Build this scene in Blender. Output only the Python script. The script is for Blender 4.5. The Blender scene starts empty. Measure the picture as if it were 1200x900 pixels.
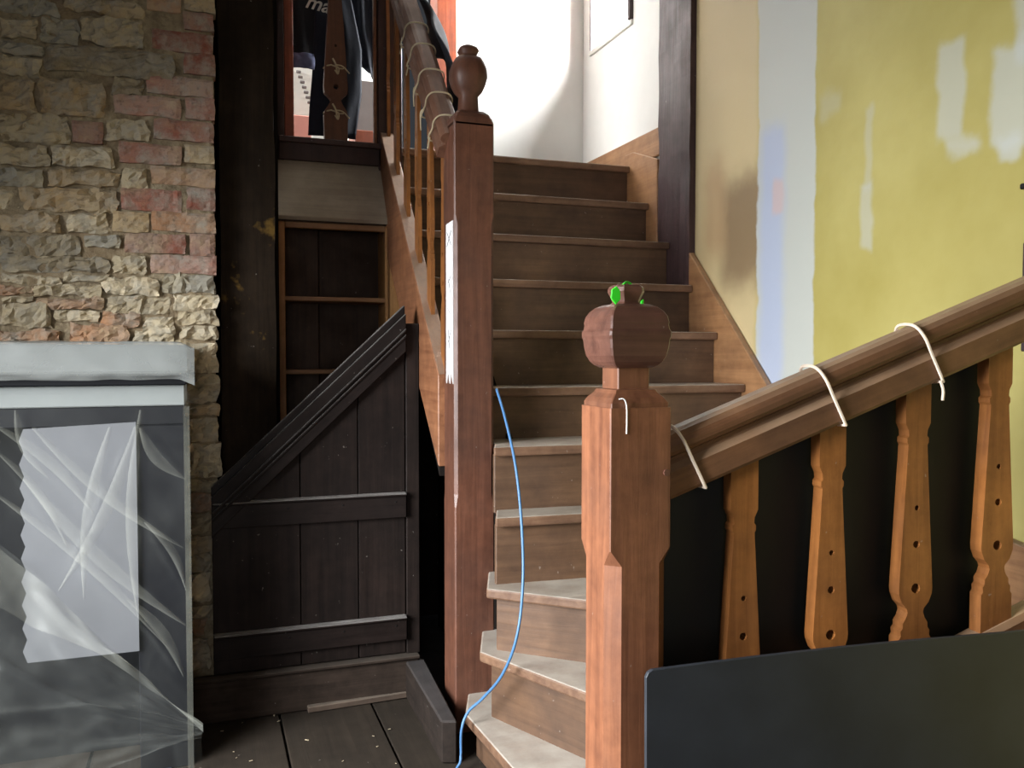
import bpy, bmesh, math, random
from mathutils import Vector, Matrix, noise
S = bpy.context.scene
random.seed(7)
# ------------------------------------------------------------------ camera, light, exposure
# world frame = the house: X along the stair nosings, Y up the flight, Z up, floor at 0
YAW = math.radians(19.86); PITCH = math.radians(2.0); EYE = 1.2; F = 1000.0
cd = bpy.data.cameras.new('camera'); cam = bpy.data.objects.new('camera', cd)
S.collection.objects.link(cam)
cd.sensor_width = 36; cd.lens = 36 * F / 1200; cd.clip_start = 0.02
cam.location = (0, 0, EYE); cam.rotation_euler = (math.pi / 2 - PITCH, 0, -YAW)
S.camera = cam
w = bpy.data.worlds.new('world'); S.world = w; w.use_nodes = True
w.node_tree.nodes['Background'].inputs[0].default_value = (0.80, 0.88, 1.0, 1)
w.node_tree.nodes['Background'].inputs[1].default_value = 0.05
def area(name, loc, direction, sx, sy, power, col, spread=180):
    l = bpy.data.lights.new(name, 'AREA'); l.shape = 'RECTANGLE'; l.size = sx; l.size_y = sy
    l.energy = power; l.color = col; l.spread = math.radians(spread)
    o = bpy.data.objects.new(name, l); S.collection.objects.link(o); o.location = loc
    o.rotation_euler = Vector(direction).to_track_quat('-Z', 'Z').to_euler()
    return o
area('room_window_daylight', (-1.80, 1.25, 1.25), (1, 0.12, -0.60), 1.6, 1.3, 185, (0.93, 0.97, 1.0), 112)
area('rear_fill_light', (-0.55, -1.35, 1.35), (0.15, 1, -0.10), 1.0, 1.2, 14, (0.95, 0.98, 1.0), 140)  # added frontal fill behind the camera, no window known there
area('landing_window_daylight', (2.30, 3.90, 3.0), (-1, 0.0, -0.2), 0.75, 1.2, 800, (0.95, 0.98, 1.0))
area('upper_room_fill_light', (-1.0, 4.55, 3.1), (1, -0.02, -0.25), 0.6, 1.2, 100, (0.95, 0.98, 1.0))  # added fill lamp standing inside the upper room, no window opening there
vs = S.view_settings; vs.view_transform = 'Standard'; vs.look = 'None'; vs.gamma = 1; vs.use_curve_mapping = False
vs.exposure = -0.2

# ------------------------------------------------------------------ projection helpers (photo pixel -> place)
CW = Matrix.Rotation(-YAW, 3, 'Z') @ Matrix.Rotation(math.pi / 2 - PITCH, 3, 'X')
def ray(px, py): return CW @ Vector(((px - 600) / F, (450 - py) / F, -1))
O = Vector((0, 0, EYE))
def PX(px, py, u): d = ray(px, py); return O + d * (u / d.x)
def PY(px, py, v): d = ray(px, py); return O + d * (v / d.y)
def PZ(px, py, z): d = ray(px, py); return O + d * ((z - EYE) / d.z)
def PD(px, py, dep):
    d = ray(px, py); h = d.x * math.sin(YAW) + d.y * math.cos(YAW); return O + d * (dep / h)

# ------------------------------------------------------------------ materials
def lin(c):
    return tuple(((x / 255) / 12.92 if x / 255 <= .04045 else ((x / 255 + .055) / 1.055) ** 2.4) for x in c)
class NT:
    def __init__(s, name):
        s.m = bpy.data.materials.new(name); s.m.use_nodes = True; s.t = s.m.node_tree
        s.b = s.t.nodes['Principled BSDF']; s.out = s.t.nodes['Material Output']
    def n(s, typ, **kw):
        nd = s.t.nodes.new(typ)
        for k, v in kw.items():
            if k.startswith('i_'):
                key = k[2:]; nd.inputs[int(key) if key.isdigit() else key].default_value = v
            else: setattr(nd, k, v)
        return nd
    def l(s, a, b): s.t.links.new(a, b)
    def ramp(s, fac, stops):
        r = s.n('ShaderNodeValToRGB'); e = r.color_ramp.elements
        while len(e) < len(stops): e.new(0.5)
        for i, (p, c) in enumerate(stops):
            e[i].position = p; e[i].color = (c[0], c[1], c[2], 1) if hasattr(c, '__len__') else (c, c, c, 1)
        s.l(fac, r.inputs[0]); return r.outputs[0]
    def mix(s, fac, a, b, mode='MIX'):
        m = s.n('ShaderNodeMix', data_type='RGBA', blend_type=mode)
        for sock, v in ((m.inputs[0], fac), (m.inputs[6], a), (m.inputs[7], b)):
            if isinstance(v, (int, float)): sock.default_value = v
            elif isinstance(v, tuple): sock.default_value = (v[0], v[1], v[2], 1)
            else: s.l(v, sock)
        return m.outputs[2]
    def math(s, op, a, b=0.0, clamp=False):
        m = s.n('ShaderNodeMath', operation=op, use_clamp=clamp)
        for i, v in enumerate((a, b)):
            if isinstance(v, (int, float)): m.inputs[i].default_value = v
            else: s.l(v, m.inputs[i])
        return m.outputs[0]
    def coord(s, scale=(1, 1, 1), kind='Object', perobj=True):
        tc = s.n('ShaderNodeTexCoord'); mp = s.n('ShaderNodeMapping'); mp.inputs['Scale'].default_value = scale
        s.l(tc.outputs[kind], mp.inputs[0])
        if perobj:
            oi = s.n('ShaderNodeObjectInfo'); mm = s.n('ShaderNodeMath', operation='MULTIPLY'); mm.inputs[1].default_value = 37.0
            s.l(oi.outputs['Random'], mm.inputs[0]); s.l(mm.outputs[0], mp.inputs['Location'])
        return mp.outputs[0]
    def noise(s, co, scale, detail=4, rough=.55, dist=0):
        n = s.n('ShaderNodeTexNoise'); n.inputs['Scale'].default_value = scale; n.inputs['Detail'].default_value = detail
        n.inputs['Roughness'].default_value = rough; n.inputs['Distortion'].default_value = dist
        s.l(co, n.inputs['Vector']); return n.outputs['Fac']
    def bump(s, h, strength, dist=.01):
        b = s.n('ShaderNodeBump'); b.inputs['Strength'].default_value = strength; b.inputs['Distance'].default_value = dist
        s.l(h, b.inputs['Height']); s.l(b.outputs[0], s.b.inputs['Normal'])
def wood(name, dark, light, axis='Z', rough=.5, dust_glint=0.0, dust_glint_col=(150, 140, 125), bump=.25, patch=None, grain=26, spec=.45):
    t = NT(name); k = {'X': 0, 'Y': 1, 'Z': 2}[axis]
    sc = [grain] * 3; sc[k] = grain * .05
    co = t.coord(tuple(sc)); co2 = t.coord((1, 1, 1))
    g = t.noise(co, 1.6, 6, .62, .6); bl = t.noise(co2, 5, 3, .6)
    m2 = t.noise(co2, 22, 6, .7); g2 = t.math('ADD', t.math('MULTIPLY', g, .6), t.math('MULTIPLY', m2, .4)); col = t.ramp(g2, [(.30, lin(dark)), (.70, lin(light))])
    col = t.mix(t.ramp(bl, [(.35, 0.0), (.75, .55)]), col, tuple(x * .55 for x in lin(dark)))
    oi = t.n('ShaderNodeObjectInfo'); hv = t.n('ShaderNodeHueSaturation')
    t.l(t.math('ADD', t.math('MULTIPLY', oi.outputs['Random'], .3), .85), hv.inputs['Value']); t.l(col, hv.inputs['Color']); col = hv.outputs[0]
    if patch:
        pn = t.noise(co2, patch[1], 5, .6); col = t.mix(t.ramp(pn, [(patch[2], 0.0), (patch[2] + .05, 1.0)]), col, lin(patch[0]))
    sp = t.noise(co2, 60, 2, .5)                        # paint specks and plaster dust
    col = t.mix(t.ramp(sp, [(.74, 0.0), (.78, .35)]), col, lin((170, 160, 150)))
    if dust_glint:
        ge = t.n('ShaderNodeNewGeometry'); sx = t.n('ShaderNodeSeparateXYZ'); t.l(ge.outputs['Normal'], sx.inputs[0])
        up = t.ramp(sx.outputs[2], [(.45, 0.0), (.9, 1.0)])  # up-facing tint: dust, plus highlights painted on the low handrail and panel mouldings
        dn = t.ramp(t.noise(co2, 9, 6, .65), [(.25, .45), (.7, 1.0)])
        col = t.mix(t.math('MULTIPLY', t.math('MULTIPLY', up, dn), dust_glint), col, lin(dust_glint_col))
    t.l(col, t.b.inputs['Base Color'])
    t.l(t.ramp(bl, [(.3, rough - .1), (.8, min(1, rough + .2))]), t.b.inputs['Roughness'])
    t.b.inputs['Specular IOR Level'].default_value = spec
    t.bump(g, bump, .004)
    return t.m
def plain(name, col, rough=.6, var=.15, scale=12, bump=.1, metal=0, spec=None):
    t = NT(name); co = t.coord(); n = t.noise(co, scale, 5, .6)
    c = lin(col); t.l(t.ramp(n, [(.3, tuple(x * (1 - var) for x in c)), (.75, tuple(min(1, x * (1 + var)) for x in c))]), t.b.inputs['Base Color'])
    t.b.inputs['Roughness'].default_value = rough; t.b.inputs['Metallic'].default_value = metal
    if spec is not None: t.b.inputs['Specular IOR Level'].default_value = spec
    if bump: t.bump(n, bump, .004)
    return t.m
M = {}
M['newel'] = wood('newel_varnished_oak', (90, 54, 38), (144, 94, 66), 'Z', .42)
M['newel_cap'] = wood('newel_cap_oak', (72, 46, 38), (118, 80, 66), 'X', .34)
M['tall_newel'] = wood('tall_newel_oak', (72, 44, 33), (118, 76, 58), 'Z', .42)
M['rail'] = wood('handrail_oak', (86, 54, 36), (140, 98, 68), 'X', .42, dust_glint=.65, dust_glint_col=(178, 150, 120))  # up-facing tint also paints the pale highlight along the bevel
M['upper_rail'] = wood('upper_handrail_oak', (90, 56, 40), (142, 98, 74), 'X', .6, dust_glint=.15, dust_glint_col=(170, 140, 115))
M['baluster'] = wood('baluster_oak', (112, 66, 30), (168, 108, 56), 'Z', .45)
M['tread'] = wood('tread_oak', (86, 58, 42), (140, 108, 84), 'X', .55, dust_glint=.85, dust_glint_col=(186, 178, 166))
M['riser'] = wood('riser_oak', (72, 51, 37), (110, 82, 60), 'X', .55)
M['string'] = wood('string_pine', (112, 68, 44), (170, 116, 80), 'Y', .5, dust_glint=.9, dust_glint_col=(170, 158, 140))
M['wallstring'] = wood('wall_string_pine', (120, 82, 52), (168, 124, 84), 'Y', .5, dust_glint=.4)
M['darkpanel'] = wood('dark_stained_panel', (22, 17, 15), (46, 36, 32), 'Z', .6, dust_glint=.6, dust_glint_col=(110, 105, 100), spec=.15)
M['darkrail'] = wood('dark_stained_rail', (24, 18, 16), (46, 37, 34), 'X', .5, dust_glint=1.0, dust_glint_col=(160, 155, 150), spec=.15)  # tint raised to paint light from above onto the moulding edges
M['beam'] = wood('smoke_dark_timber', (26, 19, 13), (52, 40, 28), 'Z', .95, patch=((104, 80, 38), 4.2, .63), bump=.6, spec=.15)
M['post'] = wood('purple_brown_timber', (44, 28, 28), (78, 56, 56), 'Z', .5, bump=.6)
M['sill'] = wood('sill_timber', (34, 27, 22), (66, 54, 46), 'X', .8, dust_glint=.45, dust_glint_col=(105, 97, 88), spec=.15)
M['sillY'] = wood('kerb_timber', (30, 25, 22), (58, 48, 42), 'Y', .7, dust_glint=.5, dust_glint_col=(95, 92, 92), spec=.15)
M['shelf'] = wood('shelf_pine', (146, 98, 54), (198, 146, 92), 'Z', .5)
M['shelfX'] = wood('shelf_pine_board', (130, 90, 56), (180, 132, 88), 'X', .55, dust_glint=.3)
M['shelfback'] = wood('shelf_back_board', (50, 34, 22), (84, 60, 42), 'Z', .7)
M['slope'] = wood('dusty_sloping_board', (136, 120, 102), (172, 154, 132), 'X', .8, dust_glint=.6, dust_glint_col=(185, 172, 152))
M['floor'] = wood('floor_boards', (28, 23, 19), (54, 45, 37), 'Y', .9, dust_glint=.25, dust_glint_col=(76, 68, 58), spec=.15)
M['plank'] = wood('loose_plank', (66, 52, 42), (106, 88, 74), 'X', .8, dust_glint=.4)
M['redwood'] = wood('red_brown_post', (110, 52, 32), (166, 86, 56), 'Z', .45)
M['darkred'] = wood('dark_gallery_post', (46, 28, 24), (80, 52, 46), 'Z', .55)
M['gbaluster'] = wood('gallery_baluster', (78, 46, 28), (122, 76, 48), 'Z', .5)
M['black'] = plain('black_polythene', (17, 17, 16), .6, .2, 6, .2)
M['blackvoid'] = wood('void_shade_boards', (20, 16, 14), (36, 29, 25), 'Z', .9, spec=.15)  # near-black: the shade of the understair void is put into the colour
M['board'] = plain('dark_slate_sheet', (40, 43, 49), .5, .35, 5, .05)
M['twine'] = plain('natural_twine', (190, 172, 140), .9, .2, 40, .3)
M['whitetie'] = plain('white_string', (225, 205, 185), .7, .1, 30, .1)
M['cable'] = plain('blue_cable', (74, 116, 160), .4, .08, 10, 0)
M['green'] = plain('green_tape', (50, 220, 40), .5, .05, 10, 0)
M['paper'] = plain('white_paper', (235, 232, 230), .85, .06, 30, .1)
M['ink'] = plain('pencil_marks', (90, 88, 92), .9, .1, 20, 0)
M['blackcloth'] = plain('black_cloth', (13, 13, 16), .9, .3, 30, .3)
M['navycloth'] = plain('navy_cloth', (15, 19, 32), .85, .3, 30, .3)
M['lining'] = plain('pale_blue_cloth', (96, 100, 130), .85, .25, 20, .3)
M['lettering'] = plain('white_print', (215, 212, 200), .8, .05, 20, 0)
M['plaster'] = plain('white_plaster', (232, 230, 224), .9, .06, 3, .1)
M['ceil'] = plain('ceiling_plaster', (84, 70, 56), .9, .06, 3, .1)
M['stonewall'] = plain('rough_brown_plaster', (96, 82, 66), .95, .2, 6, .4)
M['mortar'] = None
M['surround'] = plain('slate_blue_surround', (17, 18, 23), .5, .2, 5, .05, 0, .25)
M['surroundlight'] = plain('pale_frieze', (132, 136, 134), .55, .08, 5, .05)
M['greyboard'] = plain('grey_insulation_board', (104, 105, 108), .8, .08, 6, .1)
M['dustbox'] = plain('dark_blue_box', (22, 26, 38), .6, .2, 6, .05)
M['redbox'] = plain('salmon_box', (196, 128, 112), .7, .1, 6, .05)
M['greypanel'] = plain('grey_panel', (120, 112, 108), .7, .1, 6, .05)
M['whiteboard'] = plain('white_board', (225, 222, 212), .7, .05, 6, .05)
M['hole'] = plain('nail_iron', (30, 26, 24), .6, .1, 20, 0, .6)
M['chip'] = plain('wood_chip', (176, 160, 132), .9, .2, 40, .1)

def stone_material():
    t = NT('brick_and_stone'); co = t.coord(); oi = t.n('ShaderNodeObjectInfo')
    n1 = t.noise(co, 14, 8, .7); n2 = t.noise(co, 60, 4, .6); n3 = t.noise(co, 7, 5, .7)
    c = t.mix(t.ramp(n1, [(.3, 0.0), (.62, 1.0)]), (.36, .33, .27), oi.outputs['Color'])
    c = t.mix(t.ramp(n3, [(.52, 0.0), (.66, .7)]), c, lin((182, 168, 140)))
    c = t.mix(t.ramp(n2, [(.55, 0.0), (.75, .55)]), c, lin((66, 56, 44)))
    t.l(c, t.b.inputs['Base Color']); t.b.inputs['Roughness'].default_value = .95
    t.bump(t.mix(.4, n1, n2), .7, .012); return t.m
M['stone'] = stone_material()
def mortar_material():
    t = NT('lime_mortar'); co = t.coord(); n = t.noise(co, 22, 8, .7); n2 = t.noise(co, 5, 4, .6)
    c = t.ramp(n, [(.3, lin((98, 84, 66))), (.55, lin((168, 152, 124))), (.75, lin((206, 194, 170)))])
    c = t.mix(t.ramp(n2, [(.4, 0.0), (.7, .6)]), c, lin((150, 124, 92)))
    t.l(c, t.b.inputs['Base Color']); t.b.inputs['Roughness'].default_value = .97; t.bump(n, 1.0, .02); return t.m
M['mortar'] = mortar_material()
def plastic_material(name, base, amp, tint, rough):
    t = NT(name); co = t.coord((1, 1, 1), perobj=False)
    n = t.noise(co, 3.5, 5, .6, 1.2)
    t.b.inputs['Base Color'].default_value = (*lin(tint), 1); t.b.inputs['Roughness'].default_value = rough; t.b.inputs['Specular IOR Level'].default_value = .3
    lw = t.n('ShaderNodeLayerWeight'); lw.inputs['Blend'].default_value = .35
    fac = t.math('ADD', t.math('ADD', t.math('MULTIPLY', n, amp), base - amp * .5), t.math('MULTIPLY', lw.outputs['Facing'], .14), True)
    tr = t.n('ShaderNodeBsdfTransparent'); mx = t.n('ShaderNodeMixShader')
    t.l(fac, mx.inputs[0]); t.l(tr.outputs[0], mx.inputs[1]); t.l(t.b.outputs[0], mx.inputs[2]); t.l(mx.outputs[0], t.out.inputs[0])
    return t.m
M['poly'] = plastic_material('clear_polythene', .025, .10, (165, 167, 160), .20)
M['polycrease'] = plastic_material('creased_polythene', .05, .14, (205, 205, 190), .25)
M['polymilky'] = plastic_material('milky_polythene', .55, .35, (138, 140, 137), .3)

def wall_paint():
    t = NT('yellow_wall_with_filler_patches')
    tc = t.n('ShaderNodeTexCoord'); sep = t.n('ShaderNodeSeparateXYZ'); t.l(tc.outputs['Object'], sep.inputs[0])
    nz = t.n('ShaderNodeTexNoise'); nz.inputs['Scale'].default_value = 9; nz.inputs['Detail'].default_value = 5; t.l(tc.outputs['Object'], nz.inputs['Vector'])
    ns = t.n('ShaderNodeSeparateColor'); t.l(nz.outputs['Color'], ns.inputs[0])
    y = t.math('ADD', sep.outputs[1], t.math('MULTIPLY', t.math('SUBTRACT', ns.outputs[0], .5), .05))
    z = t.math('ADD', sep.outputs[2], t.math('MULTIPLY', t.math('SUBTRACT', ns.outputs[1], .5), .12))
    big = t.noise(tc.outputs['Object'], 2.2, 4, .6)
    col = t.ramp(big, [(.3, lin((156, 143, 76))), (.7, lin((174, 162, 98)))])
    U = 1.93
    def rect(x0, y0, x1, y1, soft, strength):
        a = PX(x0, (y0 + y1) / 2, U).y; b = PX(x1, (y0 + y1) / 2, U).y
        xm = (x0 + x1) / 2; top = PX(xm, y0, U).z; bot = PX(xm, y1, U).z
        def sm(v, lo, hi):
            m = t.n('ShaderNodeMapRange', interpolation_type='SMOOTHSTEP'); m.inputs[1].default_value = lo; m.inputs[2].default_value = hi
            t.l(v, m.inputs[0]); return m.outputs[0]
        lo, hi = min(a, b), max(a, b)
        f = t.math('MULTIPLY', sm(y, lo - soft, lo + soft), t.math('SUBTRACT', 1.0, sm(y, hi - soft, hi + soft)))
        f = t.math('MULTIPLY', f, t.math('MULTIPLY', sm(z, bot - soft * 1.5, bot + soft * 1.5), t.math('SUBTRACT', 1.0, sm(z, top - soft * 1.5, top + soft * 1.5))))
        return t.math('MULTIPLY', f, strength)
    W = lin((178, 180, 174))
    for r, c in (((780, -200, 889, 470, .03, .9), lin((192, 172, 132))),
                 ((846, 205, 897, 335, .06, .9), lin((120, 98, 72))),
                 ((826, 190, 850, 300, .05, .5), lin((160, 122, 88))),
                 ((889, -200, 956, 480, .008, .95), W),
                 ((891, 150, 918, 470, .03, .5), lin((150, 164, 206))),
                 ((905, 210, 918, 250, .012, .5), lin((200, 160, 140))),
                 ((962, 108, 985, 135, .016, .25), W),
                 ((1013, 128, 1022, 225, .010, .35), W), ((1008, 215, 1022, 288, .012, .5), W),
                 ((1099, 48, 1130, 165, .014, .6), W), ((1108, 160, 1148, 181, .016, .6), W),
                 ((1162, 45, 1230, 165, .014, .65), W), ((1170, 150, 1196, 185, .014, .65), W), ((1190, -60, 1260, 60, .014, .6), W)):
        col = t.mix(rect(*r), col, c)
    t.l(col, t.b.inputs['Base Color']); t.b.inputs['Roughness'].default_value = .5
    t.bump(t.noise(tc.outputs['Object'], 40, 4, .6), .12, .004)
    return t.m
M['yellow'] = wall_paint()

# ------------------------------------------------------------------ mesh helpers
WM = {}
def link(o, parent=None, mw=None):
    S.collection.objects.link(o); mw = mw or Matrix()
    if parent is not None:
        o.parent = parent; o.matrix_basis = WM[parent.name].inverted() @ mw
    else: o.matrix_basis = mw
    WM[o.name] = mw; return o
def tag(o, label=None, cat=None, group=None, kind=None):
    for k, v in (('label', label), ('category', cat), ('group', group), ('kind', kind)):
        if v: o[k] = v
    return o
def thing(name, label, cat, loc=(0, 0, 0), group=None, mw=None):
    o = bpy.data.objects.new(name, None); o.empty_display_size = .1
    link(o, None, mw or Matrix.Translation(loc)); return tag(o, label, cat, group)
def mk(name, bm, mat, parent=None, mw=None, smooth=False):
    """mesh in local coordinates; mw = its world matrix"""
    bmesh.ops.recalc_face_normals(bm, faces=bm.faces)
    me = bpy.data.meshes.new(name); bm.to_mesh(me); bm.free()
    me.materials.append(M[mat] if isinstance(mat, str) else mat)
    if smooth:
        for p in me.polygons: p.use_smooth = True
    return link(bpy.data.objects.new(name, me), parent, mw)
def bevel(bm, w, seg=1):
    if w: bmesh.ops.bevel(bm, geom=list(bm.edges), offset=w, segments=seg, affect='EDGES', profile=.5, clamp_overlap=True)
    return bm
def box(x0, x1, y0, y1, z0, z1, bv=.003, seg=1):
    bm = bmesh.new(); bmesh.ops.create_cube(bm, size=1)
    for v in bm.verts: v.co = Vector(((x0 + x1) / 2 + v.co.x * (x1 - x0), (y0 + y1) / 2 + v.co.y * (y1 - y0), (z0 + z1) / 2 + v.co.z * (z1 - z0)))
    return bevel(bm, bv, seg)
def boxat(name, x0, x1, y0, y1, z0, z1, mat, parent=None, bv=.003):
    """box whose origin sits at the middle of its base"""
    c = Vector(((x0 + x1) / 2, (y0 + y1) / 2, z0))
    return mk(name, box(x0 - c.x, x1 - c.x, y0 - c.y, y1 - c.y, 0, z1 - z0, bv), mat, parent, Matrix.Translation(c))
def rough_timber(name, x0, x1, y0, y1, z0, z1, mat, parent=None, amp=.006, cuts=(2, 2, 24), seed=0):
    bm = bmesh.new(); nx, ny, nz = cuts; c = Vector(((x0 + x1) / 2, (y0 + y1) / 2, z0))
    bmesh.ops.create_cube(bm, size=1)
    for ax, n in enumerate(cuts):
        if n > 1:
            es = [e for e in bm.edges if abs((e.verts[0].co - e.verts[1].co)[ax]) > 1e-4 and all(abs((e.verts[0].co - e.verts[1].co)[k]) < 1e-4 for k in range(3) if k != ax)]
            bmesh.ops.subdivide_edges(bm, edges=es, cuts=n - 1, use_grid_fill=True)
    for v in bm.verts:
        p = Vector((v.co.x * (x1 - x0), v.co.y * (y1 - y0), (v.co.z + .5) * (z1 - z0)))
        edge = sum(abs(abs(v.co[k]) - .5) < 1e-4 for k in range(3))
        q = p * 7 + Vector((seed * 3.1, 0, 0)); d = Vector((noise.noise(q), noise.noise(q + Vector((9, 0, 0))), 0)) * amp
        if edge >= 2: d -= Vector((math.copysign(1, v.co.x), math.copysign(1, v.co.y), 0)) * amp * .7
        v.co = p + d
    return mk(name, bm, mat, parent, Matrix.Translation(c))
def prism(poly, d0, d1, axes='XZ', bv=.003, seg=1):
    """poly of 2-D points in the named axes, extruded along the third"""
    bm = bmesh.new(); a = {'X': 0, 'Y': 1, 'Z': 2}; i, j = a[axes[0]], a[axes[1]]; k = 3 - i - j
    def P(p, d): c = [0, 0, 0]; c[i] = p[0]; c[j] = p[1]; c[k] = d; return c
    A = [bm.verts.new(P(p, d0)) for p in poly]; B = [bm.verts.new(P(p, d1)) for p in poly]; n = len(poly)
    bm.faces.new(A); bm.faces.new(B[::-1])
    for q in range(n): bm.faces.new((A[q], A[(q + 1) % n], B[(q + 1) % n], B[q]))
    bmesh.ops.recalc_face_normals(bm, faces=bm.faces)
    return bevel(bm, bv, seg)
def holed(poly, holes, d0, d1, bv=.003):
    """flat board in XZ with round holes, thickness along Y"""
    bm = bmesh.new(); es = []
    def loop(pts):
        vs_ = [bm.verts.new((p[0], d0, p[1])) for p in pts]
        for q in range(len(vs_)): es.append(bm.edges.new((vs_[q], vs_[(q + 1) % len(vs_)])))
    loop(poly)
    for (cx, cz, r) in holes: loop([(cx + r * math.cos(a * math.pi / 5), cz + r * math.sin(a * math.pi / 5)) for a in range(10)])
    bmesh.ops.triangle_fill(bm, use_beauty=True, use_dissolve=False, edges=es)
    r = bmesh.ops.extrude_face_region(bm, geom=list(bm.faces)); vv = [g for g in r['geom'] if isinstance(g, bmesh.types.BMVert)]
    bmesh.ops.translate(bm, verts=vv, vec=(0, d1 - d0, 0))
    bmesh.ops.recalc_face_normals(bm, faces=bm.faces)
    return bm
def loft(sections):
    """stack of chamfered squares: (z, half width, chamfer)"""
    bm = bmesh.new(); rings = []
    for z, h, c in sections:
        c = min(c, h * .98)
        pts = [(h - c, -h), (h, -h + c), (h, h - c), (h - c, h), (-h + c, h), (-h, h - c), (-h, -h + c), (-h + c, -h)]
        rings.append([bm.verts.new((x, y, z)) for x, y in pts])
    for a, b in zip(rings, rings[1:]):
        for q in range(8): bm.faces.new((a[q], a[(q + 1) % 8], b[(q + 1) % 8], b[q]))
    bm.faces.new(rings[0][::-1]); bm.faces.new(rings[-1]); return bm
def loft_round(sections, n=3.2, sides=24):
    bm = bmesh.new(); rings = []
    for z, h, c in sections:
        ring = []
        for q in range(sides):
            a = q * 2 * math.pi / sides; ca, sa = math.cos(a), math.sin(a); rr = h / (abs(ca) ** n + abs(sa) ** n) ** (1 / n)
            ring.append(bm.verts.new((ca * rr, sa * rr, z)))
        rings.append(ring)
    for a, b in zip(rings, rings[1:]):
        for q in range(sides): bm.faces.new((a[q], a[(q + 1) % sides], b[(q + 1) % sides], b[q]))
    bm.faces.new(rings[0][::-1]); bm.faces.new(rings[-1]); return bm
def smooth_path(pts, n=8):
    out = []; P = [Vector(p) for p in pts]; P = [P[0] * 2 - P[1]] + P + [P[-1] * 2 - P[-2]]
    for i in range(1, len(P) - 2):
        for s in range(n):
            t = s / n; a, b, c, d = P[i - 1:i + 3]
            out.append(.5 * ((2 * b) + (c - a) * t + (2 * a - 5 * b + 4 * c - d) * t * t + (3 * b - a - 3 * c + d) * t ** 3))
    out.append(P[-2]); return out
def tube(pts, r, sides=8, closed=False):
    bm = bmesh.new(); rings = []; n = len(pts); up = Vector((.13, .21, .97)).normalized()
    for i, p in enumerate(pts):
        a = pts[(i - 1) % n] if closed or i > 0 else p; b = pts[(i + 1) % n] if closed or i < n - 1 else p
        t = (Vector(b) - Vector(a)).normalized(); x = t.cross(up); x = x.normalized() if x.length > 1e-4 else Vector((1, 0, 0)); y = t.cross(x)
        rings.append([bm.verts.new(Vector(p) + (x * math.cos(q * 2 * math.pi / sides) + y * math.sin(q * 2 * math.pi / sides)) * r) for q in range(sides)])
    for i in range(n if closed else n - 1):
        A, B = rings[i], rings[(i + 1) % n]
        for q in range(sides): bm.faces.new((A[q], A[(q + 1) % sides], B[(q + 1) % sides], B[q]))
    if not closed: bm.faces.new(rings[0][::-1]); bm.faces.new(rings[-1])
    return bm
def grid_surface(fn, nu, nv, thick=.0):
    bm = bmesh.new(); G = [[bm.verts.new(fn(i / nu, j / nv)) for i in range(nu + 1)] for j in range(nv + 1)]
    for j in range(nv):
        for i in range(nu): bm.faces.new((G[j][i], G[j][i + 1], G[j + 1][i + 1], G[j + 1][i]))
    if thick: 
        bmesh.ops.recalc_face_normals(bm, faces=bm.faces); bmesh.ops.solidify(bm, geom=list(bm.faces), thickness=thick)
    return bm
def frame(origin, xdir, zdir=(0, 0, 1)):
    x = Vector(xdir).normalized(); z = Vector(zdir); y = z.cross(x).normalized(); z = x.cross(y)
    m = Matrix((x, y, z)).transposed().to_4x4(); m.translation = origin; return m
def copy_tree(o, mw):
    """copy a thing with its parts and sub-parts to a new world matrix"""
    def rec(s, parent, w):
        c = s.copy(); S.collection.objects.link(c); c.parent = parent
        c.matrix_basis = s.matrix_basis if parent is not None else w; WM[c.name] = (WM[parent.name] @ c.matrix_basis) if parent is not None else w
        for ch in [x for x in bpy.data.objects if x.parent == s]: rec(ch, c, None)
        return c
    return rec(o, None, mw)

LAND = 2.085                       # landing floor
UR = 1.93                          # plane of the yellow wall
# ------------------------------------------------------------------ setting
fl = tag(boxat('floor', -2.2, 2.2, -1.5, 4.6, -.12, -.02, 'sillY', bv=0), kind='structure')
xs = [-1.9, -1.55, -1.22, -.93, -.62, -.33, -.045, .225, .53, .80]
for i in range(len(xs) - 1):
    boxat('floorboard', xs[i] + .003, xs[i + 1] - .003, -.6, 2.985, -.02, random.uniform(-.003, .001), 'floor', fl, .003)
boxat('floorboard', .803, 1.92, -.6, 1.75, -.02, 0, 'floor', fl, .003)
tag(boxat('wall_right', UR, UR + .12, -1.2, 3.1, 0, 3.6, 'yellow', bv=0), kind='structure')
WM['wall_right'] = Matrix(); wr = bpy.data.objects['wall_right']
for v in wr.data.vertices: v.co += Vector((UR + .06, .95, 0))
wr.matrix_basis = Matrix()
# landing: right wall with its window, end wall, ceiling above
def wall_with_hole(name, u0, u1, v0, v1, z0, z1, hv0, hv1, hz0, hz1, mat):
    bm = bmesh.new()
    for a in ((v0, hv0, z0, z1), (hv1, v1, z0, z1), (hv0, hv1, z0, hz0), (hv0, hv1, hz1, z1)):
        b = box(u0, u1, a[0], a[1], a[2], a[3], 0); me = bpy.data.meshes.new('t'); b.to_mesh(me); b.free(); bm.from_mesh(me); bpy.data.meshes.remove(me)
    return tag(mk(name, bm, mat), kind='structure')
def wall_with_hole_Y(name, u0, u1, v0, v1, z0, z1, h0, h1, hz0, hz1, mat):
    bm = bmesh.new()
    for a in ((u0, h0, z0, z1), (h1, u1, z0, z1), (h0, h1, z0, hz0), (h0, h1, hz1, z1)):
        b = box(a[0], a[1], v0, v1, a[2], a[3], 0); me = bpy.data.meshes.new('t'); b.to_mesh(me); b.free(); bm.from_mesh(me); bpy.data.meshes.remove(me)
    return tag(mk(name, bm, mat), kind='structure')
wall_with_hole('wall_landing', UR, UR + .28, 3.37, 4.22, LAND - .3, 4.2, 3.66, 4.12, LAND + .70, 3.95, 'plaster')
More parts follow.
